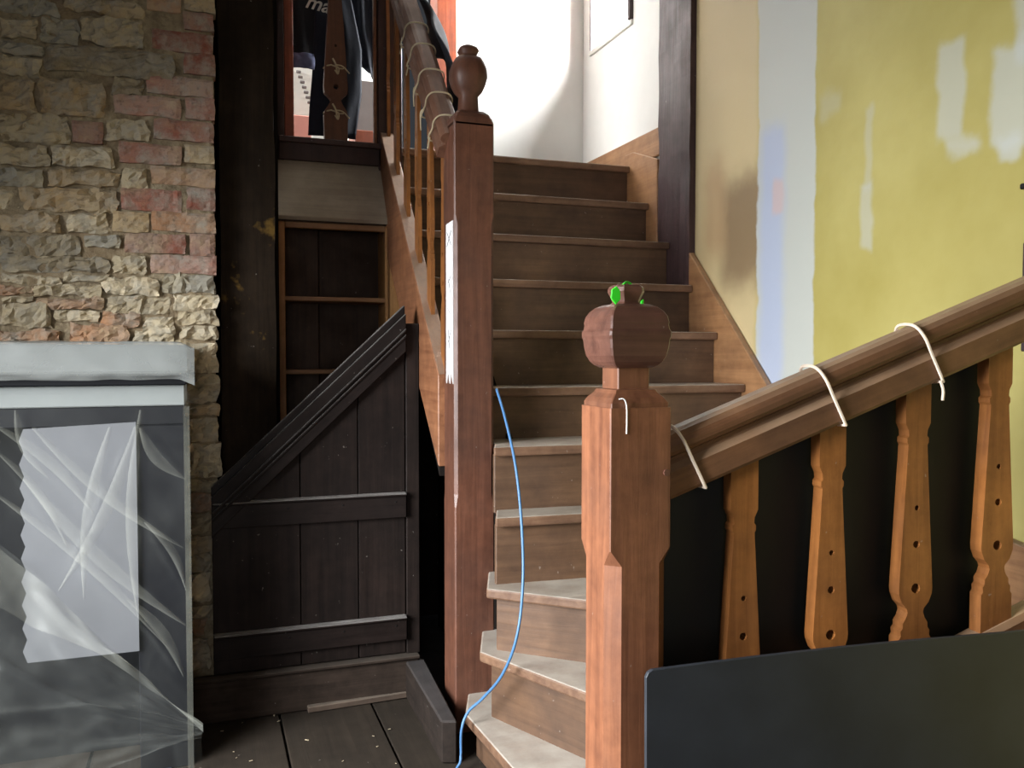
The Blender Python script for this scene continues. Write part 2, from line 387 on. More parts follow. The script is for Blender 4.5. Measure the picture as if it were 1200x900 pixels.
wn = tag(boxat('window_1', UR + .16, UR + .20, 3.66, 4.12, LAND + .70, LAND + .76, 'redwood'), kind='structure')
boxat('window_jamb', UR + .12, UR + .2, 3.66, 3.70, LAND + .76, 3.95, 'post', wn)
boxat('window_jamb', UR - .02, UR + .05, 3.655, 3.685, LAND + .70, 3.95, 'post', wn); boxat('window_jamb', UR - .01, UR + .01, 4.112, 4.122, LAND + .70, 3.95, 'post', wn); boxat('window_bar', UR + .10, UR + .12, 3.78, 3.79, LAND + .9, 3.95, 'post', wn)
boxat('window_bar', UR + .16, UR + .19, 3.88, 3.90, LAND + .76, 3.95, 'redwood', wn)
boxat('window_sill', UR - .012, UR + .16, 3.655, 4.125, LAND + .675, LAND + .70, 'whiteboard', wn)
tag(boxat('wall_back', 1.22, UR + .28, 4.22, 4.32, LAND - .3, 4.2, 'plaster', bv=0), kind='structure')
tag(boxat('wall_upper', -1.4, 1.10, 5.0, 5.1, LAND - .3, 4.2, 'plaster', bv=0), kind='structure')
tag(boxat('floor_landing', -1.4, UR, 3.66, 5.0, LAND - .12, LAND, 'floor', bv=0), kind='structure')
tag(boxat('ceiling', -2.0, UR, -1.2, 2.30, 2.44, 2.56, 'ceil', bv=0), kind='structure')
tag(boxat('ceiling_upper', -1.5, UR + .3, 2.2, 5.1, 4.2, 4.3, 'plaster', bv=0), kind='structure')
bb = tag(boxat('baseboard_right', UR - .018, UR, 3.37, 4.22, LAND, LAND + .125, 'wallstring', bv=.004), kind='structure')
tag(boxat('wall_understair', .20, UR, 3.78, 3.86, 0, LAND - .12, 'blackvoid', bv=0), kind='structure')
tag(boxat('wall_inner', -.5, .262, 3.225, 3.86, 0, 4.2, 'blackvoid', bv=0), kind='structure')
wall_with_hole_Y('wall_rear', -1.75, UR + .12, -1.32, -1.2, 0, 2.44, -1.05, -.05, .75, 1.95, 'stonewall')  # opening added for the frontal fill lamp
tag(boxat('wall_gallery', -1.5, -1.4, 3.3, 5.1, LAND - .3, 4.2, 'plaster', bv=0), kind='structure')
# left wall of the room with the window that lights it
wall_with_hole('wall_side', -1.75, -1.62, -1.2, 3.3, 0, 2.44, .45, 2.05, .60, 1.90, 'stonewall')

# ------------------------------------------------------------------ brick and rubble wall
WV = 2.985
def to_wall(x, y): p = PY(x, y, WV); return p.x, p.z
bl_, bz_ = to_wall(254, 500)
wl = bpy.data.objects.new('wall_left', None)
def mortar_fn(i, j):
    u = -1.62 + i * (1.62 + bl_); z = j * 2.44; q = Vector((u * 9, 3.3, z * 9))
    d = noise.noise(q) * .012 + noise.noise(q * 2.7) * .008
    return Vector((u + (noise.noise(Vector((z * 8, 1, 5))) * .008 if i > .98 else 0), WV + .006 + d, z))
bm = grid_surface(mortar_fn, 110, 150)
ext = bmesh.ops.extrude_edge_only(bm, edges=[e for e in bm.edges if e.is_boundary])
for v in [g for g in ext['geom'] if isinstance(g, bmesh.types.BMVert)]: v.co.y = WV + .25
WALL = tag(mk('wall_left', bm, 'mortar', smooth=True), kind='structure')
RED, PINK, TAN, ORA, GRY, STN, DRK, PAL = (138, 78, 60), (162, 112, 96), (166, 140, 102), (164, 120, 86), (140, 134, 120), (172, 154, 122), (120, 104, 78), (200, 182, 150)
BR = [(215,16,250,36,RED),(178,38,250,61,RED),(215,63,252,88,RED),(172,91,250,112,PINK),(133,113,212,136,PINK),(218,115,252,140,PINK),(85,143,121,168,RED),
 (180,142,251,165,RED),(139,169,213,192,RED),(216,170,251,192,TAN),(177,197,252,218,ORA),(142,222,214,247,RED),(219,221,252,247,RED),(132,249,174,272,TAN),
 (178,249,253,272,ORA),(145,274,218,297,RED),(223,274,252,301,RED),(176,299,254,321,PINK),(216,-8,252,14,TAN),(170,-32,252,-10,RED),(130,-34,166,-12,PINK),(172,-8,212,13,ORA),(60,-36,126,-14,TAN)]
ST = [(75,0,170,18,TAN),(0,0,70,18,GRY),(0,21,45,47,STN),(48,21,92,53,GRY),(94,21,168,54,STN),(0,49,50,64,GRY),(52,57,205,89,DRK),(0,66,48,91,STN),(0,94,44,130,TAN),
 (46,94,124,137,TAN),(133,91,168,112,DRK),(0,133,82,168,STN),(124,140,174,166,STN),(0,171,58,196,STN),(60,171,134,197,PAL),(0,199,50,220,GRY),(53,200,140,219,TAN),(143,199,174,219,STN),
 (22,221,140,248,TAN),(-4,222,20,246,PAL),(0,250,72,272,TAN),(80,250,126,274,PAL),(98,276,142,291,GRY),(0,276,96,298,DRK),(0,300,130,319,DRK),(132,299,172,322,STN),
 (0,322,72,332,PAL),(75,321,128,331,STN),(0,334,38,345,ORA),(40,334,120,347,STN),(122,325,186,345,PAL),(190,323,252,343,GRY),(0,347,40,355,STN),(42,349,122,362,ORA),(125,348,198,368,STN),
 (202,345,255,362,PAL),(0,357,62,383,STN),(66,364,118,377,PAL),(121,364,164,383,ORA),(168,371,206,396,PAL),(208,365,256,380,STN),(209,382,257,397,PAL),(0,386,73,408,ORA),(80,380,152,408,ORA),(155,386,205,408,PAL),
 (206,400,256,436,PAL),(214,438,256,473,STN),(216,475,255,488,TAN),(216,490,256,517,STN),(216,519,260,560,PAL),(216,562,256,575,STN),(214,577,250,600,ORA),(214,602,248,625,STN),(214,627,248,650,TAN),(214,652,247,669,STN),
 (214,672,248,706,PAL),(214,709,248,724,STN),(214,727,243,745,ORA),(214,747,246,785,PAL),(-80,0,-6,30,STN),(-80,34,-6,60,TAN),(-80,64,-6,100,GRY),(-80,104,-6,140,STN),(-80,144,-6,190,TAN),(-80,194,-26,240,STN),(-80,244,-6,290,DRK),(-80,294,-6,350,PAL),(-80,354,-6,400,ORA)]
rs = random.Random(3); yy = -40
while yy < 392:                                   # the wall goes on beyond the frame
    hh = rs.uniform(18, 34); xx = -86.0
    while xx > -420:
        ww = rs.uniform(45, 115); ST.append((xx - ww, yy, xx - 4, yy + hh - 3, rs.choice((STN, TAN, GRY, PAL, DRK, ORA)))); xx -= ww
    yy += hh
def wall_piece(name, x0, y0, x1, y1, col, rough, proud, seed):
    u0, zt = to_wall(x0, (y0 + y1) / 2)[0], to_wall((x0 + x1) / 2, y0)[1]; u1, zb = to_wall(x1, (y0 + y1) / 2)[0], to_wall((x0 + x1) / 2, y1)[1]
    wdt, h = u1 - u0, zt - zb; nx = max(4, min(16, int(wdt / .014))); nz = max(4, min(9, int(h / .010)))
    c = Vector(((u0 + u1) / 2, WV, (zt + zb) / 2)); sd = Vector((seed * 1.7, seed * .9, 0)); bm = bmesh.new(); G = []
    def P(i, j):
        a, b = i / nx * 2 - 1, j / nz * 2 - 1
        pin = max(abs(a), abs(b)) ** 12
        q = Vector((a * wdt * 9, 0, b * h * 9)) + sd
        d = -proud * (1 - pin * .5) + noise.noise(q * 1.6) * rough + noise.noise(q * 4.3) * rough * .6 + noise.noise(q * 9.1) * rough * .45 + (abs(noise.noise(q * 2.7)) - .2) * rough * .8
        k = 1 - rough * 3.0 * abs(a * b)                     # eaten corners
        return Vector((a * wdt / 2 * k + (noise.noise(q + Vector((5, 0, 0))) + .6 * noise.noise(q * 3 + Vector((5, 0, 0)))) * rough * .8, d, b * h / 2 * k + (noise.noise(q + Vector((0, 7, 0))) + .6 * noise.noise(q * 3 + Vector((0, 7, 0)))) * rough * .7))
    G = [[bm.verts.new(P(i, j)) for i in range(nx + 1)] for j in range(nz + 1)]
    for j in range(nz):
        for i in range(nx): bm.faces.new((G[j][i], G[j][i + 1], G[j + 1][i + 1], G[j + 1][i]))
    e = bmesh.ops.extrude_edge_only(bm, edges=[x for x in bm.edges if x.is_boundary])
    for v in [g for g in e['geom'] if isinstance(g, bmesh.types.BMVert)]: v.co.y = .05
    o = mk(name, bm, 'stone', WALL, Matrix.Translation(c), smooth=False)
    k = random.uniform(.95, 1.3); o.color = (*[min(1, x * k) for x in lin(col)], 1); return o
for i, (a, b, c, d, col) in enumerate(BR): wall_piece('brick', a, b, c, d, col, .0055, .010, i)
for i, (a, b, c, d, col) in enumerate(ST): wall_piece('stone', a, b, c, d, col, .016, random.uniform(.004, .020), 50 + i)

# ------------------------------------------------------------------ timber posts
def px_u(x, y, v): return PY(x, y, v).x
t = rough_timber('timber_post', px_u(257, 300, 3.05), px_u(324, 300, 3.05), 3.05, 3.22, 0, 3.6, 'beam', cuts=(4, 2, 40), seed=2)
tag(t, 'broad blackened timber post with ochre scuffs beside the brick wall', 'post')
t2 = rough_timber('timber_post', UR - .03, UR + .14, 3.10, 3.368, 1.44, 4.2, 'post', cuts=(2, 4, 36), seed=5)
tag(t2, 'purple-brown timber post at the top of the yellow wall', 'post')

# ------------------------------------------------------------------ staircase
G_, V0, R_ = .186, 2.693, .2
TK, OH = .030, .028
zk = {k: EYE - .112 + R_ * k * (.992 if k > 0 else 1) for k in range(0, 6)}
zk[5] = LAND
def ptz(px, py, dep): return PD(px, py, dep)
zk[-1] = ptz(583, 524, 2.62).z; zk[-2] = ptz(585, 607, 2.52).z; zk[-3] = ptz(570, 690, 2.50).z; zk[-4] = ptz(562, 764, 2.50).z; zk[-5] = ptz(545, 837, 2.52).z
NEWU, NEWV, NS = .735, 2.56, .13           # tall newel corner and size
FN = PD(715, 560, 1.53); FS = .125          # front newel near corner
rail_p0 = Vector((FN.x + FS, FN.y + FS * .5, 0)); ra = math.radians(-7.5); rail_d = Vector((math.cos(ra), math.sin(ra), 0))
LN = {}
SU0 = .765; SU1 = UR - .03
for k in range(0, 6): LN[k] = (Vector((SU0, V0 + k * G_, 0)), Vector((1, 0, 0)))
for k, a, b in ((-1, (583, 524), (676, 521)), (-2, (585, 607), (676, 602)), (-3, (570, 690), (683, 703)), (-4, (562, 764), (683, 810)), (-5, (545, 837), (600, 900))):
    A = PZ(*a, zk[k]); B = PZ(*b, zk[k]); A.z = B.z = 0; LN[k] = (A, (B - A).normalized())
def outer(k, shift=0.0):
    p, d = LN[k]; n = Vector((-d.y, d.x, 0)); p = p + n * shift
    tw = (SU1 - p.x) / d.x if d.x > 1e-6 else 1e9
    nn = Vector((-rail_d.y, rail_d.x, 0)); den = d.dot(nn); q = rail_p0 + nn * .04
    tr = (q - p).dot(nn) / den if abs(den) > 1e-6 else -1
    if 0 < tr < tw: return p, p + d * tr, 'rail'
    return p, p + d * tw, 'wall'
nn = Vector((-rail_d.y, rail_d.x, 0)); q0 = rail_p0 + nn * .04
corner = q0 + rail_d * ((SU1 - q0.x) / rail_d.x)
STAIR = thing('staircase', 'worn brown wooden staircase rising with winder steps to the bright landing', 'staircase', (1.3, 2.4, 0))
def flat(poly, z0, z1, name, mat, bv=.006, seg=2):
    c = Vector((sum(p.x for p in poly) / len(poly), sum(p.y for p in poly) / len(poly), z0))
    return mk(name, prism([(p.x - c.x, p.y - c.y) for p in poly], 0, z1 - z0, 'XY', bv, seg), mat, STAIR, Matrix.Translation(c))
for k in range(-5, 5):
    a0, a1, ka = outer(k); b0, b1, kb = outer(k + 1, OH + .03)
    if k + 1 <= 0 and k < -1: b0 = b0 - LN[k + 1][1] * .0
    if k in (-1, -2): a0 = a0 - LN[k][1] * .012
    mid = [corner] if ka == 'rail' and kb == 'wall' else []
    poly = [a0, a1] + mid + [b1, b0]
    if k < 0:                                       # the tip stops against the foot of the tall newel
        vd = Vector((math.sin(YAW), math.cos(YAW), 0)); tip = a0 + vd * ((NEWV + .02 - a0.y) / vd.y)
        nr = NEWU + NS - .02
        poly = [a0, a1] + mid + [b1, Vector((max(nr, tip.x + .002), max(NEWV + .05, b1.y if k == -1 else 0), 0)), tip]
    flat(poly, zk[k] - TK, zk[k], 'tread', 'tread')
flat([Vector((SU0, V0 + 5 * G_, 0)), Vector((SU1, V0 + 5 * G_, 0)), Vector((SU1, 3.69, 0)), Vector((SU0, 3.69, 0))], LAND - TK, LAND, 'tread', 'tread')
for k in range(-5, 6):
    p0, p1, kk = outer(k, OH)
    p0 = p0 + LN[k][1] * (.02 if k < -2 else -.002 if k < 0 else 0)
    z0 = (zk[k - 1] - .01) if k > -5 else 0.0
    L = (p1 - p0).length; m = frame(Vector((p0.x, p0.y, z0)), LN[k][1])
    mk('riser', box(0, L, 0, .02, 0, zk[k] - TK - z0 + .004, .002), 'riser', STAIR, m)
# outer (left) string, following the flight
sl = R_ / G_
def string_poly(v0, v1, top0, dep0, dep1):
    return [(v0, top0 - dep0), (v1, top0 + (v1 - v0) * sl - dep1), (v1, top0 + (v1 - v0) * sl), (v0, top0)]
ST0 = PX(520, 440, .715).z
mk('string_board', prism(string_poly(NEWV + NS - .005, 3.63, ST0, .30, .42), .715, .770, 'YZ', .003), 'string', STAIR)
# wall string in two lengths either side of the timber post
ws0 = PX(900, 455, UR - .03); ws1 = PX(808, 297, UR - .03); wsl = (ws1.z - ws0.z) / (ws1.y - ws0.y)
ztop = lambda v: ws0.z + (v - ws0.y) * wsl
vL = 2.35
mk('wall_string', prism([(vL, ztop(vL)), (vL, ztop(vL) - .34), (3.10, ztop(3.10) - .34), (3.10, ztop(3.10))], UR - .03, UR - .002, 'YZ', .003), 'wallstring', STAIR)
mk('wall_string', prism([(vL, ztop(vL)), (1.4, .70), (1.4, .2), (vL, ztop(vL) - .34)], UR - .03, UR - .002, 'YZ', .003), 'wallstring', STAIR)
mk('wall_string', prism([(3.368, ztop(3.10) - .12), (3.68, LAND - .12), (3.68, LAND + .06), (3.60, LAND + .06), (3.368, LAND - .02)], UR - .03, UR - .002, 'YZ', .003), 'wallstring', STAIR)
# soffit, and a near-black board added for the shade in the void below
mk('understair_shade_board', prism([(2.69, 0), (3.62, 0), (3.62, 1.85), (2.69, .90)], .96, .98, 'YZ', 0), 'blackvoid', STAIR)
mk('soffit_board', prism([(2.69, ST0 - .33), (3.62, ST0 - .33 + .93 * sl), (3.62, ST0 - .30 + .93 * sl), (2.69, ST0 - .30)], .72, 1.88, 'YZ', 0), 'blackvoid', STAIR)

# ------------------------------------------------------------------ balustrade of the upper flight
UB = thing('stair_balustrade', 'oak balustrade of the steep upper flight with tall turned newel', 'balustrade', (NEWU + NS / 2, NEWV + NS / 2, 0))
nc = Vector((NEWU + NS / 2, NEWV + NS / 2, 0))
def zz(y, dep): return PD(600, y, dep).z
D1 = 2.72; kx = NS / 61 / 2
sec = [(0, NS / 2, .004), (.72, NS / 2, .004), (.76, NS / 2, .010), (zz(265, D1), NS / 2, .010), (zz(255, D1), NS / 2, .004)]
sec += [(zz(148, D1), NS / 2, .004)]
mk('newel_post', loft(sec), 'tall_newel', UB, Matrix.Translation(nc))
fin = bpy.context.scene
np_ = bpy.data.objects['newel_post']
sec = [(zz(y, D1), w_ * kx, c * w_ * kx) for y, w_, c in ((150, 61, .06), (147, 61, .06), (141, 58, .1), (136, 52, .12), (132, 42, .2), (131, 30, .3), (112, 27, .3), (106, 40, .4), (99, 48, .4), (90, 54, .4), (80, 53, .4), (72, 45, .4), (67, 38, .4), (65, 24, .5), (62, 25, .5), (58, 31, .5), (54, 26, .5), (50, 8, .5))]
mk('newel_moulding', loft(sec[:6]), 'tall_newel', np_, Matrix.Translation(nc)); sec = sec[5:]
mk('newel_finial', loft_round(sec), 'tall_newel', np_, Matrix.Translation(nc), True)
# handrail running up the flight: local x = along the slope
def rail_profile(w, h):
    # closed section in (y, z): rounded grip above a fillet and a square lower member, y across
    R = [(.46, 0), (.5, .05), (.5, .40), (.30, .49), (.25, .53), (.25, .58), (.42, .63), (.5, .70), (.5, .78), (.46, .87), (.36, .95), (.2, .99)]
    return [(w * a, h * b) for a, b in R] + [(-w * a, h * b) for a, b in reversed(R)]
ang = math.atan(sl); railv = Vector((0, math.cos(ang), math.sin(ang)))
RU = .748; rz = PX(508, 175, RU).z
mu = frame(Vector((RU, NEWV + NS - .01, zz(172, 2.83) - .05)), railv, (0, -math.sin(ang), math.cos(ang)))
mk('handrail', prism(rail_profile(.075, .095), 0, 1.42, 'YZ', 0), 'upper_rail', UB, mu)
def baluster_shape(base, top):
    R = [(.0375, -base), (.0375, -.105), (.033, -.098), (.034, -.088), (.029, -.082), (.029, -.072), (.022, -.062), (.018, -.05), (.020, -.042), (.031, -.030), (.038, -.012), (.039, .0), (.022, .295), (.025, .300), (.025, .309), (.021, .314), (.022, .325), (.029, .340), (.029, top)]
    return R + [(-x, z) for x, z in reversed(R)]
HOLES = [(0, 0, .0105), (0, .091, .0078), (0, .166, .0055)]
for i in range(6):
    v = NEWV + NS + .03 + i * .182
    zt = ST0 + (v - NEWV - NS) * sl
    L = zz(172, 2.83) - .05 - ST0
    m = frame(Vector((RU, v, zt + .27)), (0, 1, 0))
    half = holed([(x * .72, z) for x, z in baluster_shape(.30, L - .24)], HOLES, -.007, .007)
    mk('baluster', half, 'baluster', UB, m)

# ------------------------------------------------------------------ lower balustrade with the front newel
LB = thing('stair_balustrade', 'low oak balustrade with cushion-capped front newel beside the winder steps', 'balustrade', (FN.x + FS / 2, FN.y + FS / 2, 0))
fc = Vector((FN.x + FS / 2, FN.y + FS / 2, 0)); D2 = 1.60; k2 = FS / 110 / 2
sec = [(0, FS / 2, .024), (zz(655, D2), FS / 2, .024), (zz(637, D2), FS / 2, .002), (zz(476, D2), FS / 2, .002)]
fnp = mk('newel_post', loft(sec), 'newel', LB, Matrix.Translation(fc))
sec = [(zz(y, D2), w_ * k2, c * w_ * k2) for y, w_, c in ((477, 104, .03), (471, 104, .03), (469, 101, .03), (465, 94, .04), (460, 80, .05), (456, 74, .05), (455, 58, .06), (428, 58, .06))]
mk('newel_moulding', loft(sec), 'newel', fnp, Matrix.Translation(fc))
sec = [(zz(y, D2), w_ * k2 * 1.05, c * .45 * w_ * k2) for y, w_, c in ((431, 62, .12), (428, 76, .12), (424, 86, .12), (417, 95, .12), (408, 100, .12), (398, 103, .12), (394, 106, .12), (389, 106, .12), (386, 102, .12), (381, 100, .12), (378, 101, .12), (371, 97, .12), (365, 88, .13), (360, 74, .15), (357, 56, .2), (356, 30, .4))]
mk('newel_cap', loft(sec), 'newel_cap', fnp, Matrix.Translation(fc))
sec = [(zz(y, D2), w_ * k2 * 1.45, c * w_ * k2) for y, w_, c in ((358, 34, .5), (354, 26, .5), (349, 29, .5), (342, 35, .5), (337, 34, .5), (334, 28, .5), (333, 10, .5))]
mk('newel_knob', loft(sec), 'newel_cap', fnp, Matrix.Translation(fc))
mk('bolt_head', tube([Vector((FS * .42, -FS / 2 - .004, zz(551, D2))), Vector((FS * .42, -FS / 2 + .004, zz(551, D2)))], .0065, 10), 'newel_cap', fnp, Matrix.Translation(fc))
mk('paint_drip', tube(smooth_path([Vector((-.046, -FS / 2 - .001, zz(463, D2) - .004)), Vector((-.036, -FS / 2 - .002, zz(466, D2))), Vector((-.030, -FS / 2 - .0005, zz(476, D2))), Vector((-.030, -FS / 2 - .0005, zz(505, D2)))], 5), .0013, 6), 'paper', fnp, Matrix.Translation(fc))
# rail: find height at two places
def on_rail(px, py):
    d = ray(px, py); n_ = Vector((-rail_d.y, rail_d.x, 0)); tt = (rail_p0 - O).dot(n_) / d.dot(n_); return O + d * tt
a_, b_ = on_rail(795, 574), on_rail(1190, 399)
sx = lambda p: (Vector((p.x, p.y, 0)) - rail_p0).dot(rail_d)
slp = (b_.z - a_.z) / (sx(b_) - sx(a_)); z_at = lambda s: a_.z + (s - sx(a_)) * slp
th = math.atan(slp); RL = 1.30 if True else 0
rdir = Vector((rail_d.x * math.cos(th), rail_d.y * math.cos(th), math.sin(th)))
endS = (UR - .02 - rail_p0.x) / rail_d.x
ml = frame(rail_p0 + Vector((0, 0, z_at(0))), rdir, (-rail_d.x * math.sin(th), -rail_d.y * math.sin(th), math.cos(th)))
RH = (on_rail(900, 452).z - on_rail(900, 527).z) * math.cos(th)
mk('handrail', prism(rail_profile(.075, RH), -.01, 1.18 / math.cos(th), 'YZ', 0), 'rail', LB, ml)
for i, (hx, hy) in enumerate(((866, 796), (968, 741), (1067, 687), (1162, 637))):
    p = on_rail(hx, hy); s = sx(p); top = z_at(s) - p.z + .02
    m = frame(Vector((p.x, p.y, p.z)), rail_d)
    mk('baluster', holed(baluster_shape(.185, top), HOLES, -.016, .016), 'baluster', LB, m)
p4 = on_rail(1162, 637); zb = lambda s: p4.z - .175 + (s - sx(p4)) * slp
mb_ = frame(rail_p0 + Vector((0, 0, zb(0) - .06)), rdir, (-rail_d.x * math.sin(th), -rail_d.y * math.sin(th), math.cos(th)))
mk('bottom_rail', prism([(-.03, 0), (.03, 0), (.03, .05), (.02, .06), (-.02, .06), (-.03, .05)], 0, 1.18 / math.cos(th), 'YZ', 0), 'rail', LB, mb_)
# black sheet hung behind the lower balusters
shR = sx(on_rail(1184, 560))
def sheet_fn(i, j):
    s = -.02 + i * (shR + .02); zt = z_at(s) + .02; z = .03 + (zt - .03) * j
    p = rail_p0 + rail_d * s + nn * (.045 + .006 * noise.noise(Vector((s * 6, z * 2, 1))))
    return Vector((p.x, p.y, z)) - rail_p0
tag(mk('plastic_sheet', grid_surface(sheet_fn, 30, 20, .002), 'black', None, Matrix.Translation(rail_p0), True), 'black plastic sheet hung behind the low balusters', 'sheet')

# ------------------------------------------------------------------ dark sheet of board leaning in front
c0 = PD(756, 785, 1.42); c0r = PD(1200, 738, 1.42 * 1.16)
bd = Vector((c0r.x - c0.x, c0r.y - c0.y, 0)).normalized(); H0 = c0.z
pts = [(0.004, 0), (0, H0 - .012), (.004, H0 - .004), (.012, H0)]
for i in range(1, 13): s = i / 12 * 1.15; pts.append((s, H0 + (c0r.z - H0) * s / (Vector((c0r.x - c0.x, c0r.y - c0.y, 0)).length) * 1.0 + .005 * math.sin(min(1, s / .75) * math.pi)))
pts += [(1.15, 0)]
mbd = frame(Vector((c0.x, c0.y, 0)), bd)
tag(mk('board_sheet', prism(pts, -.004, .004, 'XZ', .0012), 'board', None, mbd), 'dark slate-grey sheet of board standing before the front newel', 'board')

# ------------------------------------------------------------------ under-stair panel (diagonal topped ledged door)
PV_ = 2.945
def pp(x, y, v=PV_): p = PY(x, y, v); return (p.x, p.z)
x0, zb0 = pp(250, 793); x1 = pp(476, 765)[0]; zth = pp(360, 780)[1]
DOOR = thing('door_panel', 'dark stained plank panel with diagonal top rail under the stairs', 'door', ((x0 + x1) / 2, PV_, zth))
tl = pp(250, 582); tr_ = pp(475, 369)
dsl = (tr_[1] - tl[1]) / (tr_[0] - tl[0])
edges = [x0, pp(352, 600)[0], pp(420, 600)[0], x1]
for a, b in zip(edges, edges[1:]):
    a_2, b_2 = a + .0015, b - .0015
    mk('plank', prism([(a_2, zth + .005), (b_2, zth + .005), (b_2, tl[1] + (b_2 - x0) * dsl - .02), (a_2, tl[1] + (a_2 - x0) * dsl - .02)], PV_, PV_ + .022, 'XZ', .002), 'darkpanel', DOOR)
L = math.hypot(x1 - x0, tr_[1] - tl[1]); da = math.atan(dsl)
md = frame(Vector((x0, PV_, tl[1])), (math.cos(da), 0, math.sin(da)), (-math.sin(da), 0, math.cos(da)))
cut = .14 * math.tan(da) * 0
W_ = .155
def diag(z0, z1, y0, y1, name, bv=.002):      # clipped vertically at both ends
    sft = math.tan(da)
    return mk(name, prism([(z0 * sft, z0), (L + z0 * sft, z0), (L + z1 * sft, z1), (z1 * sft, z1)], y0, y1, 'XZ', bv), 'darkrail', DOOR, md)
dr = diag(-.095, .0, -.030, -.001, 'diagonal_rail')
diag(-.045, -.036, -.040, -.028, 'moulding', .003); diag(-.060, -.052, -.036, -.028, 'moulding', .002)
diag(.0, .022, -.012, .02, 'capping_strip', .002)
for (ya, yb) in ((578, 612), (727, 760)):
    zt = pp(362, (ya + ya) / 2 + 4)[1]; zbm = pp(362, yb)[1]
    rl = mk('ledge_rail', box(x0 + .002, x1 - .002, PV_ - .024, PV_ - .001, zbm, zt, .002), 'darkrail', DOOR)
    mk('ledge_moulding', box(x0 + .002, x1 - .002, PV_ - .034, PV_ - .022, zt - .012, zt - .002, .003), 'darkrail', rl)
    for i in range(4):
        nx_ = x0 + .06 + i * (x1 - x0 - .1) / 3
        mk('nail_head', box(nx_ - .003, nx_ + .003, PV_ - .026, PV_ - .023, zt - .035, zt - .029, .001), 'hole', rl)
boxat('door_jamb', x1 + .002, x1 + .05, PV_ - .004, PV_ + .05, zth, tr_[1] - .03, 'darkpanel', DOOR)
# sill, kerb and loose plank
sl_ = boxat('sill_beam', -.12, .70, PV_ - .05, PV_ + .022, 0, zth, 'sill', bv=.006)
tag(sl_, 'dark timber sill beam under the plank panel', 'beam')
mk('lip', box(-.12, .70, PV_ - .065, PV_ - .03, zth, zth + .012, .003), 'sill', sl_, Matrix())
pz = zth - .01
ka_ = PZ(473, 771, pz); kb_ = PZ(497, 771, pz); kc_ = PZ(536, 845, pz); kd_ = PZ(517, 845, pz)
cc = (ka_ + kb_ + kc_ + kd_) / 4
tag(mk('kerb_beam', prism([(p.x - cc.x, p.y - cc.y) for p in (ka_, kb_, kc_, kd_)], 0, pz, 'XY', .005), 'sillY', None, Matrix.Translation((cc.x, cc.y, 0))), 'short dark kerb beam running from the sill to the tall newel', 'beam')
q = [PZ(x, y, .022) for x, y in ((354, 808), (469, 794), (477, 811), (361, 829))]; cc = sum(q, Vector()) / 4
lp = mk('loose_plank', prism([(p.x - cc.x, p.y - cc.y) for p in q], 0, .021, 'XY', .003), 'plank', None, Matrix.Translation((cc.x, cc.y, .001)))
tag(lp, 'short loose plank with nail holes lying before the sill', 'plank')
for f_ in (.15, .42, .8):
    h = q[0].lerp(q[1], f_) * .5 + q[3].lerp(q[2], f_) * .5
    mk('nail_hole', box(h.x - .007, h.x + .007, h.y - .006, h.y + .006, .0225, .0242, .001), 'hole', lp, Matrix())
for i in range(14):
    x = random.uniform(255, 520); y = random.uniform(838, 897); p = PZ(x, y, .0)
    s = random.uniform(.002, .005)
    b = box(-s * random.uniform(1, 2.2), s * random.uniform(1, 2.2), -s * .6, s * .6, 0, s * .5, .001)
    tag(mk('wood_chip', b, 'chip', None, Matrix.Translation((p.x, p.y, .0015)) @ Matrix.Rotation(random.uniform(0, 3), 4, 'Z')), 'tiny pale chip of debris on the dark floorboards', 'debris', 'debris chips on the floor')

# ------------------------------------------------------------------ built-in shelves below the gallery
SV = 3.50
def ps(x, y, v=SV): p = PY(x, y, v); return (p.x, p.z)
sx0 = ps(321, 300)[0]; sx1 = ps(470, 300)[0]; szt = ps(395, 262)[1]; dep = .24
SH = thing('shelf_cabinet', 'open pine shelves built in under the gallery', 'shelf', ((sx0 + sx1) / 2, SV, .3))
l1 = ps(334, 300)[0]; r0 = ps(452, 300)[0]; r1 = ps(457, 300)[0]
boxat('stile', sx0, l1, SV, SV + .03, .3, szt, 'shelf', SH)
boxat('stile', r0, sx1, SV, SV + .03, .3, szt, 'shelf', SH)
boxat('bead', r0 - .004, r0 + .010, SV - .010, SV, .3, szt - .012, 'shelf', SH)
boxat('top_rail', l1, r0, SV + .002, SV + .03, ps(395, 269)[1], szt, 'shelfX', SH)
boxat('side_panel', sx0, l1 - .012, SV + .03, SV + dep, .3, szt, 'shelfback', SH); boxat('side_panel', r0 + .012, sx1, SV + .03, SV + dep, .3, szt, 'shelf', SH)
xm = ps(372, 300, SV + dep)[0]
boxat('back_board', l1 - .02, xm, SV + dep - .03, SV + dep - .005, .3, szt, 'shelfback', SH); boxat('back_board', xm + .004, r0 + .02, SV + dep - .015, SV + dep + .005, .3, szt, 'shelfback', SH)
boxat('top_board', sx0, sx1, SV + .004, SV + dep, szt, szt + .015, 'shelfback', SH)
for y in (348, 433):
    z = ps(395, y)[1]; boxat('shelf_board', l1 - .01, r0 + .01, SV + .008, SV + dep - .03, z - .018, z, 'shelfX', SH)
zlo = ps(395, 257)[1]; za = PY(395, 191, 3.64).z
sb = prism([(SV - .02, szt + .002), (SV - .02, szt + .018), (3.64, za + .01), (3.64, za - .008)], ps(321, 250, SV)[0] - .02, .735, 'YZ', .002)
tag(mk('sloping_board', sb, 'slope'), 'dusty grey-brown sloping board above the pine shelves', 'board')

